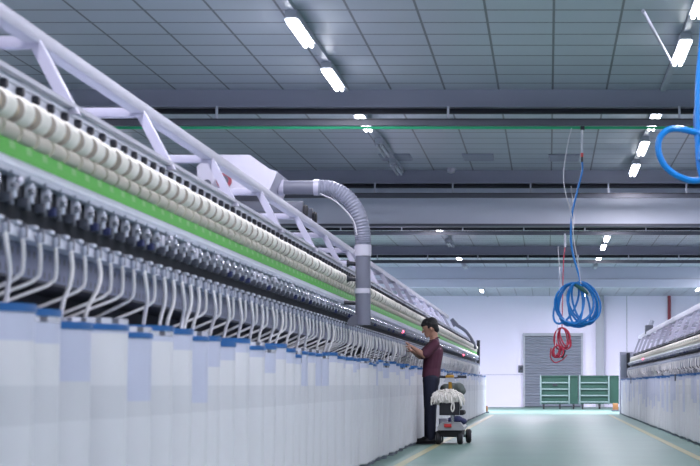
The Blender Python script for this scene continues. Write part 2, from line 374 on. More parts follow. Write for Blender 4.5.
def machine(side, name, XF, y0, y1, tab, ystart_units, label, sc, rib0, ribn, rend, cz=1.14):
    zf=lambda z: interp(z,tab)
    root=empty('spinning_machine',(side*(XF+cz),0,0),label=label,cat='spinning machine')
    # local frame: e = distance in front of the machine centre (towards the aisle); X = -side*e
    def X(d): return -side*(cz-d)
    def both(mb, poly, m):                   # extrude a section on both faces of the machine
        mb.prism([(X(d),zf(z)) for d,z in poly],y0,y1,m); mb.prism([(-X(d),zf(z)) for d,z in poly],y0,y1,m)
    def part(nm, poly, m, **k):
        mb=MB(); both(mb,poly,m); return mb.build(nm,root,**k)
    part('core_panel',[(.55,.02),(.60,.02),(.60,1.36),(.55,1.36)],M['dark'])
    part('perforated_panel',[(.265,1.195),(.30,1.195),(.30,1.345),(.265,1.345)],M['panel'],label='blue grey perforated panel')
    part('panel_lip',[(.262,1.185),(.58,1.185),(.58,1.195),(.262,1.195)],M['dark'])
    part('guide_rail',[(.185,1.322),(.26,1.322),(.26,1.365),(.195,1.365)],M['lgrey'])
    part('dark_channel',[(.30,1.345),(.33,1.345),(.33,1.60),(.30,1.60)],M['dark'])
    part('sloped_shelf',[(.195,1.555),(.33,1.60),(.33,1.625),(.245,1.625),(.19,1.575)],M['lgrey'])
    part('green_cover',[(.25,1.628),(.30,1.628),(.30,1.708),(.258,1.708)],M['greenbelt'] if side<0 else M['creambelt'],label='bright green cover strip' if side<0 else 'cream cover strip')
    part('back_panel',[(.36,1.60),(.38,1.60),(.38,2.0),(.352,2.0),(.352,1.96),(.36,1.955)],M['lgrey'])
    part('lower_rail',[(.325,1.985),(.375,1.985),(.375,2.004),(.325,2.004)],M['white'] if side<0 else M['black'])
    MB().box((X(.40),y0,zf(1.30)),(-X(.40),y1,zf(1.98)),M['grey']).build('machine_core',root)
    for yy in (y0-.05,y1): MB().prism([(X(d),zf(z)) for d,z in ((.24,.02),(.24,1.30),(.17,1.33),(.17,1.60),(.24,1.72),(.30,2.0))]+[(-X(d),zf(z)) for d,z in ((.30,2.0),(.24,1.72),(.17,1.60),(.17,1.33),(.24,1.30),(.24,.02))],yy,yy+.05,M['lgrey']).build('end_plate',root)
    # end post
    MB().box((X(.17),y1-.02,zf(1.10)),(X(.26),y1+.09,zf(2.03)),M['black']).build('end_post',root,label='black post closing the far end of the machine')
    # top rail pair, cross bars, struts
    rd=.52
    n=0
    mb=MB(); mb.box((X(rd)-.035,rib0-3.,zf(2.27)),(X(rd)+.035,rend,zf(2.335)),M['white'],.006); mb.box((-X(rd)-.035,rib0-3.,zf(2.27)),(-X(rd)+.035,rend,zf(2.335)),M['white'],.006)
    mb.build('top_rail',root)
    zt=zf(2.30); zl=zf(1.96)
    fm=MB(); fm.box((X(rd)+.03,-.03,zt-.05),(-X(rd)-.03,.03,zt),M['lavender'],.004)
    cb=fm.mesh('cross_bar')
    stm=[]
    for sg in (1,-1):
        m_=MB(); xa,xb=sg*X(rd),sg*X(.335); o=sg*(-side)*.028
        m_.prism([(xa-o,zt),(xa+o,zt),(xb+o,zl),(xb-o,zl)],-.028,.028,M['lavender']); stm.append(m_.mesh('strut'))
    y=rib0
    while y<rend-.1:
        put('cross_bar',cb,root,(0,y,0)); put('strut',stm[0],root,(0,y,0)); put('strut',stm[1],root,(0,y,0)); y+=ribn
    mb=MB()
    for q in (.8,1.14): mb.tube([(X(q),rib0-3,zt-.12),(X(q),rend,zt-.12)],.02,M['lavender'],6)
    mb.build('service_pipes',root)
    # repeats: spinning units, sliver guides, black holders
    N=int((y1-ystart_units-.1)/GAUGE)
    ys=[ystart_units+GAUGE*i for i in range(N)]
    rng=random.Random(3)
    F_=-side; SC=sc
    def ubuild(v):
        q=MB(); e=lambda d: F_*(-(d-.20))      # local x, unit front at 0
        z0,z1=zf(1.445),zf(1.560)
        q.box((e(.235),-.06,z0+.03*SC),(e(.31),.06,z1-.01),M['dark'])
        q.box((e(.20),-.012,z0+.020*SC),(e(.23),.030,z1-.016*SC),M['lgrey'],.004)
        q.box((e(.196),-.004,z0+.05*SC),(e(.201),.030,z0+.085*SC),M['lgrey'])
        q.box((e(.19),-.072,z1-.016*SC),(e(.25),.115,z1),M['grey'],.003)
        q.box((e(.198),-.07,z0+.0),(e(.24),-.04,z0+.035*SC),M['darkgrey'],.003)
        q.lathe([(.013*SC,-.01),(.013*SC,.012),(0,.012)],M['steel'],10,'x',(e(.19),-.05,z0+.055*SC))
        q.box((e(.23),.05,z0+.0),(e(.25),.10,z0+.05*SC),M['darkgrey'],.002)
        if v==1: q.ball((e(.188),.012,z0+.080*SC),.017*SC,M['white'],8,6)
        if v==2: q.box((e(.185),.045,z0-.004),(e(.215),.07,z0+.03*SC),M['bluecloth'],.003)
        if v==3: q.box((e(.182),.02,z0+.03*SC),(e(.23),.075,z1-.03*SC),M['white'],.004)
        return q
    um=[ubuild(v).mesh('spinning_unit') for v in range(4)]
    pick=[rng.choice([0,0,1,0,2,0,3,2]) for _ in ys]
    gm=MB(); gx=lambda d: F_*(-(d-.19)); zr=zf(1.365)
    gm.box((gx(.18),-.03,zr),(gx(.22),.03,zr+.016*SC),M['lgrey'],.003).lathe([(.016,-.03),(.016,.012),(.010,.02),(0,.02)],M['darkgrey'],10,at=(gx(.182),.055,zr-.012)).lathe([(.010,-.040),(.0125,-.015),(.010,.0)],M['grey'],10,at=(gx(.172),0,zr-.01))
    gme=gm.mesh('sliver_guide')
    km=MB().lathe([(.022*SC,0),(.022*SC,.015),(.016*SC,.026),(.0,.026)],M['black'],12,'x',(0,0,0)).mesh('holder_knob')
    rD=.034*(SC if SC==1 else .8)
    dm=MB().lathe([(.0,0),(rD,0),(rD,.185),(0,.185)],M['package_shade'],18,'y').mesh('package_shade_roll')  # beige roll standing in for the shaded lower half of each package
    if side<0: krot=(0,0,0)
    else: krot=(0,0,PI)
    for i,yv in enumerate(ys[:100]):
        put('spinning_unit',um[pick[i]],root,(X(.20),yv,0)); put('sliver_guide',gme,root,(X(.19),yv,0)); put('holder_knob',km,root,(X(.358),yv+.1,zf(1.935)),krot); put('package_shade_roll',dm,root,(X(.265),yv-.03,zf(1.725)))
    if N>100:
        dmr=dm
        for nm,me_,xx,zz,dy in (('spinning_unit',um[0],X(.20),0,0),('sliver_guide',gme,X(.19),0,0),('holder_knob',km,X(.358),zf(1.935),.1),('package_shade_roll',dm,X(.265),zf(1.725),-.03)):
            q=MB(); vs=[v.co.copy() for v in me_.vertices]
            if nm=='holder_knob' and side>0: vs=[Vector((-v.x,-v.y,v.z)) for v in vs]
            for yv in ys[100:]:
                o=len(q.v); q.v+=[(v.x+xx,v.y+yv+dy,v.z+zz) for v in vs]
                for p_ in me_.polygons: q.f.append([o+k for k in p_.vertices]); q.m.append(q.mi(me_.materials[p_.material_index])); q.s.append(p_.use_smooth)
            me2=bpy.data.meshes.new(nm); me2.from_pydata(q.v,[],q.f)
            for m_ in q.mats: me2.materials.append(m_)
            me2.polygons.foreach_set('material_index',q.m); me2.update()
            put(nm+'_row',me2,root,kind='stuff')
    return root,X,zf,ys

XFL=1.73; YEL=Yx(485.8,-1.73,0)
LM,LX,Lz,Lys=machine(-1,'left',XFL,5.2,YEL,ID,6.62,'long white and grey spinning machine along the left side of the aisle',1.,8.2,2.14,42.5)
XFR=1.94; YER=Yx(620.5,1.94,0)
RM,RX,Rz,Rys=machine(1,'right',XFR,21.5,YER,RT,24.3,'long white and grey spinning machine at the right edge, across the aisle',.72,25.0,2.14,YER)
for i,(u,v,y) in enumerate(((402.5,331.5,26.9),(463.5,355,41.5))):
    p=P(u,v,y); xx=LX(.19); 
    yy=Yx(u,LM.location.x+xx,1.5); p=P(u,v,yy)
    MB().ball((xx,yy,p.z),.022,M['redlamp'],10,8).build('signal_lamp',LM,label='small glowing red signal lamp')
yy=Yx(643,RM.location.x+RX(.19),1.3); MB().ball((RX(.19),yy,P(643,359,yy).z),.022,M['redlamp'],10,8).build('signal_lamp',RM,label='small glowing red signal lamp')

# yarn packages
def pkmesh(R):
    w=.125; return MB().lathe([(.0,-.012),(.022,-.012,M['tube']),(.022,0,M['tube']),(.030,0,M['yarnend_shade']),(R*.86,.0),(R,.012),(R,w-.008),(R*.92,w),(.03,w),(.022,w,M['tube']),(.022,w+.012,M['tube']),(0,w+.012)],M['yarn'],28,'y').mesh('yarn_package')
PIPEY=17.9; WY=26.5
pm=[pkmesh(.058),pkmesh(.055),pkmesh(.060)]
n=len(Lys); rng=random.Random(5)
vis=[y for y in Lys]
for i,y in enumerate(vis):
    if i<40: lab,gr=f'white yarn package on the left machine, {ordw(i+1)} from the left edge of the photo','near packages on the left machine'
    elif y<PIPEY+.6:
        k=int(round((PIPEY+.6-y)/GAUGE)); lab,gr=f'white yarn package on the left machine, {ordw(max(1,k))} before the hanging suction pipe','packages by the pipe'
    elif y<WY+.6: k=int(round((y-PIPEY-.6)/GAUGE))+1; lab,gr=f'white yarn package on the left machine, {ordw(k)} past the hanging suction pipe','packages past the pipe'
    else: k=i; lab,gr=f'small distant white yarn package on the left machine, {ordw(len(vis)-i)} from its far end','far packages on the left machine'
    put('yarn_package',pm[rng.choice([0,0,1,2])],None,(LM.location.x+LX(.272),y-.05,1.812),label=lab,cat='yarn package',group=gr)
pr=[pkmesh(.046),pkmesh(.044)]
for i,y in enumerate(Rys):
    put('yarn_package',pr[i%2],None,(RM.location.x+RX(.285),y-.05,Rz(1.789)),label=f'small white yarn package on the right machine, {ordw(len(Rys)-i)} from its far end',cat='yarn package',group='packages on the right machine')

# cotton slivers
def slset(side,zf):
    fr=[sliver_front(0,j,k,zf) for j,k in ((-.06,0),(.07,1),(.0,0),(.12,.5),(-.12,.8))]; bk=[sliver_back(0,j,k,zf) for j,k in ((-.04,0),(-.14,1),(.05,2),(-.09,0))]
    return fr,bk
def slivers(side,root,X,zf,ys,txt):
    fr,bk=slset(side,zf); rng=random.Random(9+side)
    for i,y in enumerate(ys):
        front=(i%2==0) if rng.random()>.12 else (i%2==1)
        me_=rng.choice(fr if front else bk)
        if side<0:
            way='dropping to a front can' if front else 'running back under machine'
            lab=f'white cotton sliver {way}, '+(f'{ordw(i+1)} from the photo edge at left' if i<60 else f"{ordw(len(ys)-i)} from the left machine's far end")
        else: lab=f'white cotton sliver under the right machine, {ordw(len(ys)-i)} from its far end'
        # sliver meshes are drawn with +x towards the aisle of the left machine; turn them for the right one
        put('cotton_sliver',me_,None,(root.location.x+X(.172),y,0),(0,0,0 if side<0 else PI),label=lab,cat='sliver',group='slivers under the left machine' if side<0 else 'slivers under the right machine')
slivers(-1,LM,LX,Lz,Lys,''); slivers(1,RM,RX,Rz,Rys,'')

# sliver cans
R=.225; PITCH=.462
def canmesh(H,fill):
    zt=H-.026; fl=min(fill,zt-.002)
    pf=[(R-.01,.035,M['can_low']),(R,.045,M['can_low']),(R,.30,M['can_low']),(R,.655,M['can_band'])]
    if fl>.80: pf+=[(R,.785,M['can_fill']),(R,fl,M['can_empty']),(R,zt,M['can_empty'])]
    elif fl>.66: pf+=[(R,fl,M['can_empty']),(R,zt,M['can_empty'])]
    else: pf=[(R-.01,.035,M['can_low']),(R,.045,M['can_low']),(R,fl,M['can_empty']),(R,zt,M['can_empty'])]
    return MB().lathe(pf,M['can_fill'],32).mesh('can_body')
def rimmesh(H,kind):
    q=MB(); z0=H-(.027 if kind==0 else .047); r=R+.005; i_=R-.012
    if kind==0: pf=[(R,z0),(r,z0),(r,H),(i_,H),(i_,z0-.1)]; q.lathe(pf,M['rim'],32)
    elif kind==1: q.lathe([(R,z0),(r,z0,M['rim']),(r,z0+.022,M['rim']),(r-.006,z0+.024,M['rimsteel']),(r-.006,H,M['rimsteel']),(i_,H),(i_,z0-.1)],M['rim'],32)
    else: q.lathe([(R,z0),(r-.004,z0,M['rimsteel']),(r-.004,z0+.02,M['rimsteel']),(r,z0+.022,M['rim']),(r,H,M['rim']),(i_,H),(i_,z0-.1)],M['rim'],32)
    return q.mesh('rim')
basem=MB().lathe([(R-.025,.0),(R-.018,.003),(R-.018,.036),(R-.03,.036)],M['base'],24).mesh('can_base')
cache={}
def can(x,y,H,fill,kind,lab,gr):
    key=(round(H,2),round(fill,2)); 
    if key not in cache: cache[key]=canmesh(*key)
    k2=(round(H,2),kind)
    if k2 not in cache: cache[k2]=rimmesh(*k2)
    t=empty('sliver_can',(x,y,0),label=lab,cat='can',group=gr)
    put('can_body',cache[key],t); put('rim',cache[k2],t); put('can_base',basem,t)
    return t
edges=[37,61,92,131,156,175,196,209,221,236,250,266,277.5,287.5,296,302]
fills={0:.93,1:.93,2:.80,3:.99,4:.72,5:.98,6:.95,7:.70,8:.88,9:.92}
kinds={0:0,1:2,2:0,3:1,4:1,5:2,6:0}
rng=random.Random(21); y=None; lst=[]
for j in range(-1,110):
    yc=6.20+PITCH*j
    if yc>YEL-.15: break
    lst.append(yc)
beyond=[y for y in lst if y>=26.5]; before=[y for y in lst if y<=25.2]
RK=['plain blue rim','steel-topped blue rim','steel-banded blue rim']
for i,yc in enumerate(lst):
    if 25.2<yc<26.5: continue
    if 1<=i<len(edges)+1:
        u=edges[i-1]; ph=math.atan((548-u)/F)
        xc=(R+yc*math.sin(ph))/math.cos(ph); xc=max(XFL+R-.05,min(XFL+R+.06,xc))
    else: xc=XFL+R+rng.uniform(-.022,.022)
    fl=fills.get(i-1, rng.choice([.99,.97,.95,.93,.90,.90,.86,.78,.95])); kd=kinds.get(i-1,rng.choice([0,0,1,2,1]))
    H=1.04+rng.choice([-.02,-.01,0,.01,.015])
    fw='filled to the brim' if fl>.94 else ('nearly full' if fl>.85 else 'partly emptied')
    if yc<26:
        if i<22: pos=f'{ordw(i+1)} from photo\'s left edge'
        else: pos=f'{ordw(len(before)-before.index(yc))} before the worker'
    else: pos=f'{ordw(beyond.index(yc)+1)} beyond the worker'
    can(-xc,yc,H,fl,kd,f'white sliver can, {RK[kd]}, {fw}, {pos}','sliver cans along the left machine')
yc=24.0; lst=[]
while yc<YER-.15: lst.append(yc); yc+=PITCH
for i,yc in enumerate(lst):
    kd=0; fl=rng.choice([.88,.86,.55,.40,.50,.86,.35,.60])
    can(XFR+R+rng.uniform(-.015,.015),yc,.945+rng.choice([-.01,0,.005]),fl,kd,f'tall pale sliver can, {RK[kd]}, by the right machine, {ordw(len(lst)-i)} from its far end','sliver cans along the right machine')

for u,v0_,v1_,X_,lab in ((301,351,363,-1.715,'dark strap hanging from a can rim on the left, left of the suction pipe'),(631,377.5,383.5,1.925,'dark strap hanging from a can rim by the right machine far end'),(675.5,374,381,1.925,'dark strap hanging from a can rim nearer the right edge')):
    yy=Yx(u,X_,1.); a,b_=P(u,v0_,yy).z,P(u,v1_,yy).z
    MB().box((X_-.015,yy-.03,b_),(X_+.004,yy+.03,a),M['darkgrey'],.004).build('rim_strap',label=lab,cat='strap')

# ------------------------------------------------------------------ travelling cleaner on the left machine
YC=PIPEY
t=empty('travelling_cleaner',(-2.87,YC,2.335),label='white fan box with grey hose and hanging suction pipe riding on the left machine',cat='cleaner')
o=t.location
def L(u,v,y=YC): return P(u,v,y)-o
pts=[(205.5,172),(211,167),(226,160.5),(257,160.5),(276,174),(284,177),(276,196),(262,197),(214,194),(206,186)]
mb=MB(); mb.prism([(L(u,v).x,L(u,v).z) for u,v in pts],-.45,.45,M['white'])
bxo=mb.build('fan_box',t)
p=L(232.5,186); MB().lathe([(.07,-.49),(.07,-.45)],M['redpipe'],20,'y',(p.x,0,p.z)).lathe([(.045,-.495),(.045,-.48)],M['darkgrey'],16,'y',(p.x,0,p.z)).build('fan_inlet',bxo,label='round brown inlet grille')
p=L(216,188.5); MB().lathe([(.035,-.48),(.035,-.45)],M['darkgrey'],14,'y',(p.x,0,p.z)).build('round_switch',bxo)
q=MB()
for yy in (-.35,.35): q.box((-.60,yy-.03,.05),(.60,yy+.03,.15),M['darkgrey'],.005)
q.box((-.25,-.3,.12),(.25,.3,.28),M['darkgrey'],.01); q.build('carriage',t)
wm=MB().lathe([(.0,-.02),(.05,-.02),(.06,0),(.05,.02),(0,.02)],M['rubber'],14,'x').mesh('wheel')
for xx in (-.60,.62):
    for yy in (-.35,.35): put('wheel',wm,t,(xx,yy,.06))
rad=.072
MB().tube([L(278,187.5),L(319,187.5)],rad*.92,M['duct'],16).build('duct_pipe',t)
for a,b_ in (((279,187.5),(284,187.5)),((314,187.5),(319,187.5))): MB().tube([L(*a),L(*b_)],rad*1.08,M['lavender'],16).build('hose_clamp',t,label='pale clamp ring')
path=bez([L(318,187.5),L(332,189),L(345,196),(L(355,208)),L(361,224),L(363,238),L(363,246)],10)
rr=[rad*(1.0+.09*(i%2)) for i in range(len(path))]
MB().tube(path,rr,M['hose'],16).build('flexible_hose',t)
MB().tube([L(363,245),L(363,256)],rad*1.10,M['white'],16).build('hose_clamp',t,label='wide pale clamp band')
sp=MB().tube([L(363,254),L(363,325)],rad,M['duct'],16).build('suction_pipe',t)
MB().prism([(L(353.5,314).x,L(353.5,315).z),(L(362,316).x,L(362,316).z),(L(362,325.5).x,L(362,325.5).z),(L(348,325.5).x,L(348,325.5).z),(L(348,321).x,L(348,321).z)],-.05,.05,M['darkgrey']).build('pipe_foot',sp,label='dark foot nozzle at the bottom of the pipe')
MB().tube([L(362.5,288.5),L(362.5,293.5)],rad*1.06,M['white'],16).build('hose_clamp',t,label='pale clamp band low on the pipe')
for v in (264,279.5,303):
    far=340 if v==303 else 350
    a=L(357,v); b_=L(far,v-.5); e=L(far-3,v-.5)
    MB().tube([a,b_,e],[.02,.022,.04],M['black'],10).build('nozzle',sp,label='black suction nozzle')
MB().tube(bez([L(320,193.5,YC-.08),L(335,201,YC-.08),L(346,211,YC-.08),L(354,222,YC-.08),L(357,235,YC-.08)],6),.006,M['cord'],6).build('cable',t,label='thin pale cable below the hose')

# bent extraction hose at the far end of the left machine
yy=YEL-3.; q=lambda u,v,d=0: P(u,v,yy+d)
t=empty('exhaust_hose',q(475,348),label='dark curved exhaust hose rising from the far end of the left machine',cat='hose'); o=t.location
MB().tube([p-o for p in bez([q(476,349),q(472,340),q(466,331.5),q(459,326.5),q(454,323.5)],7)],.042,M['duct'],12).build('hose',t)
MB().tube([q(456,325.5)-o,q(451.5,319)-o],[.08,.05],M['duct'],12).build('hose_hood',t)
# bracket on top of the right machine
yy=YER-4; p=P(649,330,yy); t=MB().box((p.x-.1,yy-.1,p.z-.10),(p.x+.1,yy+.1,p.z+.12),M['darkgrey'],.02).tube([(p.x+.03,yy,p.z+.1),(p.x+.08,yy,p.z+.24)],.06,M['grey'],10).tube([(p.x,yy,p.z-.1),(p.x+.05,yy,Rz(2.28))],.03,M['darkgrey'],8).build('motor_unit',label='small grey motor unit sitting above the far end of right machine',cat='motor')
# far end cabinet of the right machine
a,b_=P(619.5,352,YER+.3),P(628.5,381,YER+.3)
t=MB().box((a.x,YER+.1,0),(XFR+.75,YER+.6,a.z),M['lavender'],.01).build('control_cabinet',label='grey control cabinet closing the far end of the right machine',cat='cabinet')
MB().box((a.x+.03,YER+.08,b_.z+.1),(a.x+.2,YER+.1,a.z-.08),M['grey'],.004).build('cabinet_door',t)

# ------------------------------------------------------------------ hoses hanging from the rails
def coil(cx, cz, y, ru, rv, turns, n=22, seed=1, spread=.05, tiltr=.42):
    r=random.Random(seed); pts=[]
    for k in range(turns):
        a=r.uniform(-tiltr,tiltr)*(1 if k%3 else .2); sx=r.uniform(.25,.8) if k%3 else r.uniform(.93,1.); sz=r.uniform(.85,1.); dy=r.uniform(-spread,spread)
        for i in range(n):
            th=PI/2+2*PI*i/n
            x=ru*sx*math.cos(th); z=rv*sz*math.sin(th)-rv*(1-sz)*-1
            z=rv+ (rv*sz)*(math.sin(th)-1)
            xr=x*math.cos(a)-(z-rv)*math.sin(a); zr=rv+x*math.sin(a)+(z-rv)*math.cos(a)
            pts.append(Vector((cx+xr,y+dy+.03*math.sin(th*2+k),cz+zr)))
    return pts
YB=20.33
t=empty('air_hose',P(582,130,YB),label='bright blue air hose coiled up and hung from the green pipe',cat='hose'); o=t.location
drop=bez([P(582,160,YB),P(582,172,YB),P(577,192,YB),P(572,215,YB),P(571,240,YB),P(574,258,YB),P(579.5,277,YB),P(580,285,YB)],6)
cp=P(575.5,305.5,YB)
cc=coil(cp.x,cp.z,YB,.222,.240,10,26,4,.05,.5)
MB().tube([p-o for p in drop],.0115,M['blue'],8).build('hose_drop',t)
MB().tube([p-o for p in cc],.0115,M['blue'],8).build('hose_coil',t)
MB().tube([P(582,129,YB)-o,P(582,153,YB)-o],.011,M['lgrey'],8).build('connector',t,label='pale metal connector')
MB().tube([P(582,153,YB)-o,P(582,157,YB)-o],.016,M['redplastic'],8).tube([P(582,157,YB)-o,P(582,162,YB)-o],.014,M['black'],8).build('coupling',t,label='red and black coupling')
MB().box(P(580.5,126.5,YB)-o+Vector((0,-.03,0)),P(584.5,130,YB)-o+Vector((0,.03,0)),M['black']).build('hanger_clip',t)
MB().tube([P(572,283,YB-.03)-o,P(581,288,YB-.04)-o,P(588,294,YB-.03)-o],[.012,.026,.010],M['tie'],8).build('tie',t,label='dark green tie around the coil')
YB2=BY[2]-.1
t=empty('air_hose',P(565,234,YB2),label='red air hose coiled small and hung in front of the roller door',cat='hose'); o=t.location
MB().tube([p-o for p in bez([P(565,247,YB2),P(563.5,262,YB2),P(562.5,300,YB2),P(562,328,YB2)],6)],.010,M['red'],6).build('hose_drop',t)
a=P(561.5,339.5,YB2); b2=P(558,352,YB2)
MB().tube([p-o for p in coil(a.x,a.z,YB2,.15,.22,5,22,2)],.014,M['red'],6).tube([p-o for p in coil(b2.x,b2.z,YB2-.05,.10,.12,5,18,6)],.014,M['red'],6).tube([p-o for p in bez([P(551,348,YB2),P(550.5,357,YB2),P(555,362.5,YB2),P(562,360,YB2),P(567,355,YB2)],6)],.012,M['red'],6).build('hose_coil',t)
MB().tube([P(565,233.5,YB2)-o,P(565,247,YB2)-o],.022,M['lgrey'],8).build('connector',t,label='pale metal connector')
MB().tube([P(562,358,YB2-.05)-o,P(564.5,350,YB2-.05)-o],.03,M['black'],8).build('coupling',t,label='black coupling')
YB3=12.55
t=empty('air_hose',P(697,-30,YB3),label='thick blue air hose looping in at the upper right edge of the photo',cat='hose'); o=t.location
MB().tube([p-o for p in bez([P(700,-36,YB3),P(703,20,YB3),P(698,80,YB3),P(697.5,120,YB3),P(700,170,YB3),P(718,200,YB3),P(738,170,YB3),P(738,130,YB3),P(722,110,YB3),P(704,140,YB3-.03),P(700,160,YB3-.03)],7)],.019,M['blue'],8).build('hose_drop',t)
MB().tube([p-o for p in bez([P(700,95,YB3+.04),P(696.5,118,YB3+.04),P(700,150,YB3+.04),P(716,178,YB3),P(726,150,YB3),P(716,136,YB3),P(698,133,YB3),P(680,129,YB3-.04),P(668,130,YB3-.05),P(659.5,139,YB3-.06),P(659,153,YB3-.06),P(666,167,YB3-.05),P(680,177,YB3-.04),P(697,180.5,YB3),P(715,172,YB3+.03),P(722,152,YB3+.03),P(710,120,YB3+.03),P(702,140,YB3+.02),P(703,170,YB3+.02)],7)],.022,M['blue'],8).build('hose_loop',t)
# pale pull cords
for i,(ps,yb,r,lab) in enumerate((([(571.5,128),(567,148),(563.5,175),(566,195),(571,212),(574,240),(578,262),(581,284)],YB-.12,.0045,'thin pale cord hanging beside the blue hose from the green pipe'),
    ([(571,186),(574,215),(573,232)],28.1,.006,'short thin pale cord crossing the smooth grey bulkhead'),([(558,246),(560,275),(562,300),(557,330),(555,350)],YB2-.08,.006,'thin pale cord hanging beside the red hose'))):
    MB().tube(bez([P(u,v,yb) for u,v in ps],5),r,M['cord'],6).build('pull_cord',label=lab,cat='cord')

# ------------------------------------------------------------------ green carts by the door
def cart(u0,um,u1,y,lab,ncas):
    a,b_,c=P(u0,409,y).x,P(um,409,y).x,P(u1,409,y).x; w=c-a; h=P(0,375.5,y).z
    t=empty('green_cart',((a+c)/2,y,0),label=lab,cat='cart',group='green carts by the roller door'); o=t.location.x
    D=.75; zb=.17
    q=MB(); q.box((a-o,D-.04,zb),(c-o,D,h),M['cart']).box((a-o,.0,zb),(c-o,D,zb+.05),M['cart']).box((a-o,0,h-.04),(c-o,D,h),M['cart']).box((a-o,0,zb),(a-o+.04,D,h),M['cart']).box((b_-o,.05,zb),(c-o,D,h),M['cart'])
    q.box((a-o+.04,.06,zb+.05),(b_-o,.09,h-.04),M['cart']); q.build('body',t)
    n=4
    for k in range(n):
        z=zb+.04+(h-zb-.14)*k/(n-.25)
        MB().box((a-o+.02,-.03,z),(b_-o,.06,z+.042),M['cartbar'],.006).build('side_bar',t,label='pale green horizontal bar')
    for xx in (a-o,b_-o-.03): MB().box((xx,-.03,zb-.02),(xx+.05,.05,h),M['cartbar'],.006).build('corner_post',t,label='pale upright post')
    cm=MB().lathe([(0,-.022),(.07,-.022),(.075,0),(.07,.022),(0,.022)],M['rubber'],14,'x').mesh('caster')
    for xx in (.12,w*.52,w-.15):
        for yy in (.1,D-.1): 
            cs=put('caster',cm,t,(a-o+xx,yy,.075)); 
    mb=MB()
    for xx in (.12,w*.52,w-.15):
        for yy in (.1,D-.1): mb.box((a-o+xx-.035,yy-.03,.08),(a-o+xx+.035,yy+.03,zb),M['darkgrey'])
    mb.build('caster_forks',t)
    return t
YCt=62.5
c1=cart(540,569.3,578.2,YCt,'green cart with pale bars, standing in front of the roller door','')
cart(579,609,619,YCt,'green cart with pale bars, standing next to the right machine','')
p=P(554.8,384,YCt); MB().box((p.x-.07-c1.location.x,-.02,p.z-.06),(p.x+.08-c1.location.x,.05,p.z+.06),M['black']).build('label_plate',c1,label='small black plate')
# small brown block at the right machine and an orange one at the far end of the left machine
p=P(615.5,411,57.); t=MB().box((p.x-.08,56.9,0),(p.x+.08,57.1,.24),M['standbrown'],.02).box((p.x-.12,56.8,0),(p.x+.12,57.2,.05),M['darkgrey'],.01).build('floor_stand',label='small orange brown stand on the floor by the right machine end',cat='stand')
p=P(486,411,54.); t=MB().box((p.x-.05,53.9,0),(p.x+.05,54.1,.20),M['standbrown'],.015).box((p.x-.09,53.8,0),(p.x+.09,54.2,.04),M['darkgrey'],.01).build('floor_stand',label='small orange stand on the floor at the left machine far end',cat='stand')

# ------------------------------------------------------------------ the worker
def capsule(mb, p0, p1, r0, r1, m, n=14, flat=(1,1), fax=None):
    """tapered rounded limb; flat scales the section along fax and across it"""
    p0,p1=Vector(p0),Vector(p1); t=(p1-p0); ln=t.length; t.normalize()
    ref=Vector(fax) if fax else (Vector((0,1,0)) if abs(t.y)<.9 else Vector((1,0,0)))
    a=(ref-t*ref.dot(t)).normalized(); b=t.cross(a); vs=[]; rings=[]
    for i in range(5): q=PI/2*(i/4.); rings.append((-r0*math.cos(q)*min(flat),r0*math.sin(q)))
    for i in range(1,6): rings.append((ln*i/6,r0+(r1-r0)*i/6))
    for i in range(5): q=PI/2*(i/4.); rings.append((ln+r1*math.sin(q)*min(flat),r1*math.cos(q)))
    fs=[]
    for h,r in rings:
        for j in range(n):
            an=2*PI*j/n; vs.append(p0+t*h+a*math.cos(an)*r*flat[0]+b*math.sin(an)*r*flat[1])
    for i in range(len(rings)-1):
        for j in range(n): fs.append([i*n+j,i*n+(j+1)%n,(i+1)*n+(j+1)%n,(i+1)*n+j])
    mb.add(vs,fs,m,True)
def fuse(mb, name, m, parent, vox=.008, it=6, cut=None):
    me=mb.mesh(name+'_raw'); o=bpy.data.objects.new(name+'_raw',me); C.objects.link(o)
    r=o.modifiers.new('r','REMESH'); r.mode='VOXEL'; r.voxel_size=vox; r.use_smooth_shade=True
    s_=o.modifiers.new('s','SMOOTH'); s_.factor=.5; s_.iterations=it
    dg=bpy.context.evaluated_depsgraph_get(); ev=o.evaluated_get(dg); nm=bpy.data.meshes.new_from_object(ev)
    bpy.data.objects.remove(o); bpy.data.meshes.remove(me)
    nm.materials.clear(); nm.materials.append(m); nm.name=name
    if cut:
        bm=bmesh.new(); bm.from_mesh(nm)
        for co_,no in cut:
            g=bmesh.ops.bisect_plane(bm,geom=bm.verts[:]+bm.edges[:]+bm.faces[:],plane_co=co_,plane_no=no,clear_outer=True)
        bm.to_mesh(nm); bm.free()
    nm.polygons.foreach_set('use_smooth',[True]*len(nm.polygons))
    return put(name,nm,parent)
PY=25.62
W=empty('person',(P(431,441,PY).x,PY,0),label='person in maroon t-shirt and dark jeans reaching up to the slivers',cat='person')
o=W.location.copy()
def J(u,v,dy=0.): return P(u,v,PY+dy)-o
# joints
neck=J(434,338.3); headc=J(429.6,328.6); chest=J(433.8,352); waist=J(431.7,367); pelv=J(431.2,377.5)
shN,shF=J(434.8,344.6,-.165),J(432.8,344.6,.18)
elN,elF=J(424.2,355.5,-.24),J(420.5,356.5,.18)
wrN,wrF=J(412.,346.8,-.24),J(412.2,351,-.06)
hpN,hpF=J(431.3,380,-.085),J(430.2,380,.09)
knN,knF=J(431.2,408.5,-.10),J(429.4,408.5,.10)
anN,anF=J(431.0,436.2,-.10),J(428.6,436.2,.11)
sk=M['skin']
b=MB()
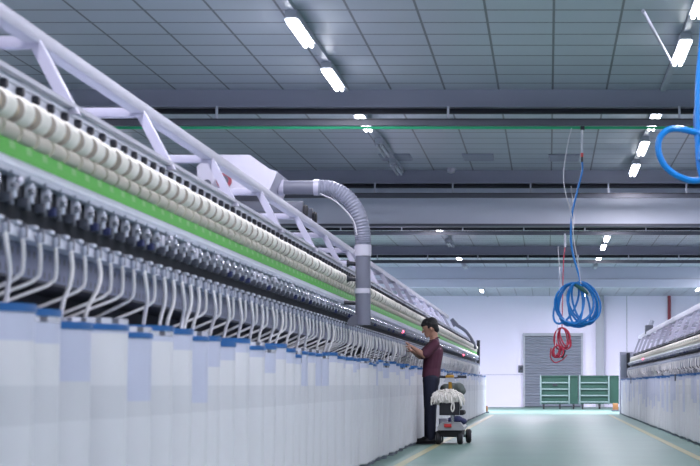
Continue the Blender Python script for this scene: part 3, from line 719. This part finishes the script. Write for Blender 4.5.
# head: skull, face, jaw, nose, ears, facing -X with the chin down
f=Vector((-.955,-.05,-.28)).normalized(); upv=Vector((-.28,0,.96)).normalized(); lv=f.cross(upv)   # lv points to the figure's right (+Y)
HS=1.10
def H(a,l,u): return headc+f*a*HS+lv*l*HS+upv*u*HS
capsule(b,H(-.025,0,.022),H(.018,0,.02),.095,.086,sk,18,(.86,1.08),lv)
capsule(b,H(.030,0,-.035),H(.047,0,-.065),.058,.040,sk,16,(.95,.9),lv)
capsule(b,H(.032,0,.015),H(.036,0,-.050),.062,.048,sk,16,(.95,.85),lv)
capsule(b,H(.0,0,-.03),H(.05,0,-.075),.05,.032,sk,14,(1,.9),lv)
capsule(b,H(.074,0,.010),H(.093,0,-.020),.012,.015,sk,10)
capsule(b,H(.072,0,-.045),H(.073,0,-.053),.014,.013,sk,10,(1.5,.7),lv)
for s_ in (-1,1):
    capsule(b,H(-.012,s_*.078,.0),H(-.018,s_*.080,-.028),.018,.012,sk,10,(.5,1.2),lv)
    capsule(b,H(.068,s_*.036,.022),H(.072,s_*.015,.024),.012,.010,sk,8)
capsule(b,H(-.035,0,-.05),neck+Vector((.0,0,-.02)),.054,.060,sk,14)
# torso, hips, legs, feet under the clothes
capsule(b,neck,chest,.06,.12,sk,16,(1.25,.78),(0,1,0)); capsule(b,chest,waist,.125,.112,sk,16,(1.2,.8),(0,1,0)); capsule(b,waist,pelv,.112,.122,sk,16,(1.18,.85),(0,1,0))
for hp,kn,an in ((hpN,knN,anN),(hpF,knF,anF)):
    capsule(b,hp,kn,.076,.052,sk); capsule(b,kn,an,.052,.036,sk); capsule(b,an+Vector((0,0,-.02)),an+Vector((-.07,0,-.045)),.034,.022,sk)
for sh,el,wr,sg in ((shN,elN,wrN,-1),(shF,elF,wrF,1)):
    capsule(b,sh,el,.047,.040,sk); capsule(b,el,el+(wr-el)*.4,.041,.039,sk); capsule(b,el+(wr-el)*.4,wr,.038,.026,sk,12,(1.1,.9))
    capsule(b,neck+Vector((0,0,-.02)),sh,.05,.045,sk)
# hands: palm, four bent fingers and a thumb on each, closing on a sliver
for wr,el,tip,sg in ((wrN,elN,J(404.5,341.5,-.27),-1),(wrF,elF,J(405.5,346.,-.12),1)):
    d=(tip-wr).normalized(); side_=(Vector((0,1,0))-d*d.y).normalized(); nr=d.cross(side_)
    if nr.z>0: nr=-nr
    pal=wr+d*.085
    capsule(b,wr,pal,.027,.033,sk,12,(1.25,.55),side_)
    for k,(ln,off) in enumerate(((.070,-.030),(.080,-.010),(.075,.010),(.060,.029))):
        base=pal+side_*off+d*.006; m1=base+d*ln*.5+nr*.006; m2=m1+d*ln*.34+nr*.018; m3=m2+d*ln*.18+nr*.022
        capsule(b,base-d*.02,m1,.0095,.0088,sk,8); capsule(b,m1,m2,.0088,.008,sk,8); capsule(b,m2,m3,.008,.007,sk,8)
    tb=wr+d*.03+side_*(-.030)+nr*.008; t1=tb+d*.030+side_*(-.012)+nr*.022; t2=t1+d*.028+nr*.014
    capsule(b,tb,t1,.0125,.0105,sk,8); capsule(b,t1,t2,.0105,.0085,sk,8)
body=fuse(b,'body',sk,W,.0055,4)
# hair
hb=MB()
capsule(hb,H(-.034,0,.043),H(.016,0,.062),.100,.080,M['hair'],18,(.92,1.02),lv)
capsule(hb,H(-.058,0,.025),H(-.070,0,-.034),.082,.058,M['hair'],16,(1.08,.8),lv)
capsule(hb,H(.018,0,.080),H(.070,0,.066),.054,.032,M['hair'],14,(1.5,.8),lv)
for s_ in (-1,1): capsule(hb,H(-.02,s_*.066,.045),H(.006,s_*.072,.012),.032,.016,M['hair'],10)
rr_=random.Random(2)
for k in range(60):
    a=rr_.uniform(-.10,.09); l=rr_.uniform(-.06,.06); base=H(a*.8-.01,l,.105-abs(l)*.35-a*a*3); capsule(hb,base,base+f*rr_.uniform(-.02,.03)+upv*rr_.uniform(.0,.016)+lv*rr_.uniform(-.015,.015),.011,.004,M['hair'],6)
fuse(hb,'hair',M['hair'],W,.006,2)
em=MB()
for s_ in (-1,1): em.ball(H(.073,s_*.031,.008),(.008,.010,.006),M['eye'],10,8).ball(H(.080,s_*.031,.008),(.003,.005,.005),M['black'],8,6)
em.build('eyes',W)
em=MB()
for s_ in (-1,1): em.tube([H(.079,s_*.016,.026),H(.079,s_*.032,.031),H(.068,s_*.047,.026)],.004,M['hair'],6)
em.build('eyebrows',W)
MB().tube([H(.073,-.020,-.048),H(.083,0,-.048),H(.073,.020,-.048)],.005,M['lip'],6).build('mouth',W)
# t-shirt
sb=MB(); sm_=M['shirt']
capsule(sb,neck+Vector((.01,0,-.035)),chest,.070,.142,sm_,18,(1.28,.86),(0,1,0)); capsule(sb,chest,waist,.146,.134,sm_,18,(1.22,.90),(0,1,0)); capsule(sb,waist,pelv+Vector((0,0,-.05)),.134,.142,sm_,18,(1.17,.90),(0,1,0))
for sh,el in ((shN,elN),(shF,elF)):
    capsule(sb,neck+Vector((.01,0,-.05)),sh,.062,.064,sm_); capsule(sb,sh,sh+(el-sh)*.86,.066,.062,sm_,14)
hem=pelv.z+.005
fuse(sb,'shirt',sm_,W,.007,5,cut=[(Vector((0,0,hem)),Vector((0,0,-1)))])
MB().tube([neck+Vector((.008,0,-.010))+Vector((.064*math.cos(a),.074*math.sin(a),.026*math.cos(a))) for a in [2*PI*i/24 for i in range(24)]],.008,sm_,6,closed=True).build('collar',W)
# jeans
jb=MB(); jm=M['jeans']
capsule(jb,waist+Vector((0,0,-.10)),pelv+Vector((0,0,-.05)),.125,.130,jm,18,(1.16,.90),(0,1,0))
for hp,kn,an in ((hpN,knN,anN),(hpF,knF,anF)):
    capsule(jb,hp,kn,.102,.074,jm,16); capsule(jb,kn,an+Vector((.0,0,-.015)),.072,.060,jm,16)
fuse(jb,'jeans',jm,W,.008,4,cut=[(Vector((0,0,.045)),Vector((0,0,-1)))])
for an in (anN,anF):
    q=MB(); z0=-o.z
    base=Vector((an.x,an.y,0))
    capsule(q,base+Vector((.035,0,.055)),base+Vector((-.06,0,.05)),.046,.048,M['shoe'],14,(.95,1.),(0,1,0)); capsule(q,base+Vector((-.06,0,.044)),base+Vector((-.175,0,.038)),.046,.034,M['shoe'],14,(1.05,.85),(0,1,0))
    fuse(q,'shoe',M['shoe'],W,.006,3,cut=[(Vector((0,0,.012)),Vector((0,0,-1)))])
    MB().prism([(base.x+.085,base.y-.038),(base.x+.085,base.y+.038),(base.x-.08,base.y+.05),(base.x-.19,base.y+.034),(base.x-.205,base.y),(base.x-.19,base.y-.034),(base.x-.08,base.y-.05)],0,.016,M['black'],'z').build('shoe_sole',W)

# ------------------------------------------------------------------ mobility scooter with a basket
SY=25.25
sx=P(450,0,SY).x
T=empty('mobility_scooter',(sx,SY,0),label='grey mobility scooter with black basket parked behind the worker',cat='scooter'); o=T.location.copy()
def K(u,v,d=0.): return P(u,v,SY+d)-o
def kbox(u0,v0,u1,v1,d0,d1,m,ch=.008):
    a,b_=K(u0,v0,d0),K(u1,v1,d0); return MB().box((a.x,d0,a.z),(b_.x,d1,b_.z),m,ch)
a,b_=K(437.5,429.5),K(463.5,423.2)
MB().prism([(a.x,a.z-.01),(b_.x,a.z-.01),(b_.x+.005,a.z+.03),(b_.x-.05,b_.z+.01),(a.x+.05,b_.z+.01),(a.x-.005,a.z+.03)],-.02,1.0,M['scooter']).build('deck',T)
kbox(440.5,436.5,462,429.5,.05,.95,M['rubber']).build('chassis',T,label='black underframe')
kbox(444,427.4,451.5,423.8,-.05,.0,M['redplastic'],.006).build('front_lamp',T,label='red lamp on the front')
def wheel(u,d,r=.092,w=.075):
    p=K(u,440,d); q=MB().lathe([(0,-w/2),(r*.8,-w/2),(r,-w/4),(r,w/4),(r*.8,w/2),(0,w/2)],M['rubber'],20,'x'); wo=q.build('wheel',T,(p.x,d,r)); MB().lathe([(0,-w/2-.004),(r*.45,-w/2-.004),(r*.45,w/2+.004),(0,w/2+.004)],M['lgrey'],14,'x').build('hub',wo)
wheel(438.5,.12); wheel(460,.12); wheel(440.5,.88); wheel(468.6,.85,.095)
p=K(468,436,.85); MB().tube([(K(444,436,.85).x,.85,.095),(p.x,.85,.095)],.018,M['darkgrey'],8).build('rear_axle',T)
MB().tube([K(452.5,424,.12),K(452.3,408,.10)],.022,M['steel'],10).build('steering_post',T,label='silver steering post')
MB().tube([K(452.3,412,.22),K(450.5,392,.20),K(450,380,.20)],.024,M['orange'],10).build('steering_column',T,label='orange steering column')
a=K(450,374,.2); MB().prism([(a.x-.055,a.z-.05),(a.x+.055,a.z-.05),(a.x+.085,a.z-.105),(a.x-.085,a.z-.105)],.15,.25,M['lgrey']).box((a.x-.055,.13,a.z-.05),(a.x+.055,.26,a.z-.012),M['orange'],.01).lathe([(.045,0),(.04,.02),(.0,.024)],M['darkgrey'],14,at=(a.x,.2,a.z-.012)).build('control_head',T,label='orange control head with silver front')
q=MB().tube([K(441,376.8,.2),K(447,378,.2),K(454,378,.2),K(465,376.8,.2)],.010,M['black'],8); hb_=q.build('handlebar',T)
for u0,u1 in ((439.5,445.5),(457.5,466.5)): MB().tube([K(u0,376.6,.2),K(u1,377,.2)],.018,M['black'],10).build('grip',hb_)
# open basket
a,b_=K(440,415),K(459.5,402); d0,d1=-.14,.12; q=MB(); th=.008
q.box((a.x,d0,a.z),(b_.x,d0+th,b_.z),M['basket']).box((a.x,d1-th,a.z),(b_.x,d1,b_.z),M['basket']).box((a.x,d0,a.z),(a.x+th,d1,b_.z),M['basket']).box((b_.x-th,d0,a.z),(b_.x,d1,b_.z),M['basket']).box((a.x,d0,a.z),(b_.x,d1,a.z+th),M['basket'])
q.build('basket',T); cbx=((a.x+b_.x)/2+o.x,SY-.01,b_.z)
# seat
a=K(453,394,.75); MB().box((a.x-.15,.55,.38),(a.x+.17,.95,.45),M['rubber'],.03).build('seat',T); MB().tube([(a.x,.75,.12),(a.x,.75,.39)],.03,M['darkgrey'],10).build('seat_post',T)
# bag on the seat
q=MB(); c=P(454,389,SY+.72)
for k,(u,v,r) in enumerate(((446,389,.085),(452,388.5,.095),(458,388,.09),(461,391,.07),(453,394,.085),(447,393,.07))):
    p=P(u,v,SY+.72); q.ball(tuple(p),(r,.13,r*.85),M['bag'],12,9)
q.box((c.x-.11,SY+.60,.452),(c.x+.11,SY+.85,c.z-.02),M['bag'],.03)
t=fuse(q,'cloth_bag',M['bag'],None,.012,4); tag(t,'grey green cloth bag lying on the scooter seat behind the cotton','bag')
# blue cloth and white tub on the deck
p=P(459,420,SY+.45); q=MB()
for dx,dz_,r in ((-.08,.0,.07),(.0,.02,.08),(.07,.0,.06)): q.ball((p.x+dx-.02,SY+.45,.262+r*.62+dz_*.2),(r,.12,r*.75),M['bluecloth'],12,8)
t=fuse(q,'blue_cloth',M['bluecloth'],None,.012,3); tag(t,'crumpled dark blue cloth lying on the scooter deck','cloth')
a=P(443,420,SY+.2); t=MB().lathe([(.05,.236),(.06,.24),(.065,.34),(.06,.34),(.055,.25),(0,.25)],M['white'],18,at=(a.x,SY+.3,.0)).build('plastic_tub',label='small white tub on the scooter deck under the basket',cat='tub')
# cotton waste heaped over the basket
q=MB(); rr_=random.Random(8); cx,cy,cz_=P(447.5,398,SY).x,SY-.02,P(447.5,399,SY).z
q.ball((cx,cy,cz_+.0),(.205,.145,.10),M['cotton'],16,10)
for k in range(190):
    an=rr_.uniform(0,2*PI); rd=math.sqrt(rr_.uniform(.05,1)); bx_,by_=cx+.20*rd*math.cos(an),cy+.15*rd*math.sin(an); zt=cz_+rr_.uniform(.07,.125)*math.sqrt(max(0,1-rd*rd*.9))
    out=Vector((math.cos(an),math.sin(an),0)); tg=Vector((-math.sin(an),math.cos(an),0))*rr_.uniform(-.05,.05)
    p0=Vector((bx_,by_,zt)); ln=rr_.uniform(.01,.085)*(1+rd*.5)
    q.tube(bez([p0-tg-out*.03,p0+Vector((0,0,.012)),p0+out*.025+tg*.5-Vector((0,0,ln*.5)),p0+out*.03+tg-Vector((0,0,ln))],4),rr_.uniform(.008,.012),M['cotton'],6)
p0=P(452.6,402,SY-.15); q.tube(bez([p0,p0+Vector((-.018,-.01,-.08)),p0+Vector((0,-.01,-.125)),p0+Vector((.02,-.01,-.08)),p0+Vector((.012,0,0))],5),.009,M['cotton'],6)
q.build('cotton_waste',label='heap of loose white cotton waste overflowing the scooter basket',cat='cotton')

# ------------------------------------------------------------------ render look
w=bpy.data.worlds.new('world'); S.world=w; w.use_nodes=True
w.node_tree.nodes['Background'].inputs[0].default_value=(.5,.55,.7,1); w.node_tree.nodes['Background'].inputs[1].default_value=.2
S.view_settings.view_transform='Standard'; S.view_settings.look='None'; S.view_settings.gamma=1; S.view_settings.use_curve_mapping=False
S.view_settings.exposure=.06
S.cycles.max_bounces=8; S.cycles.diffuse_bounces=5
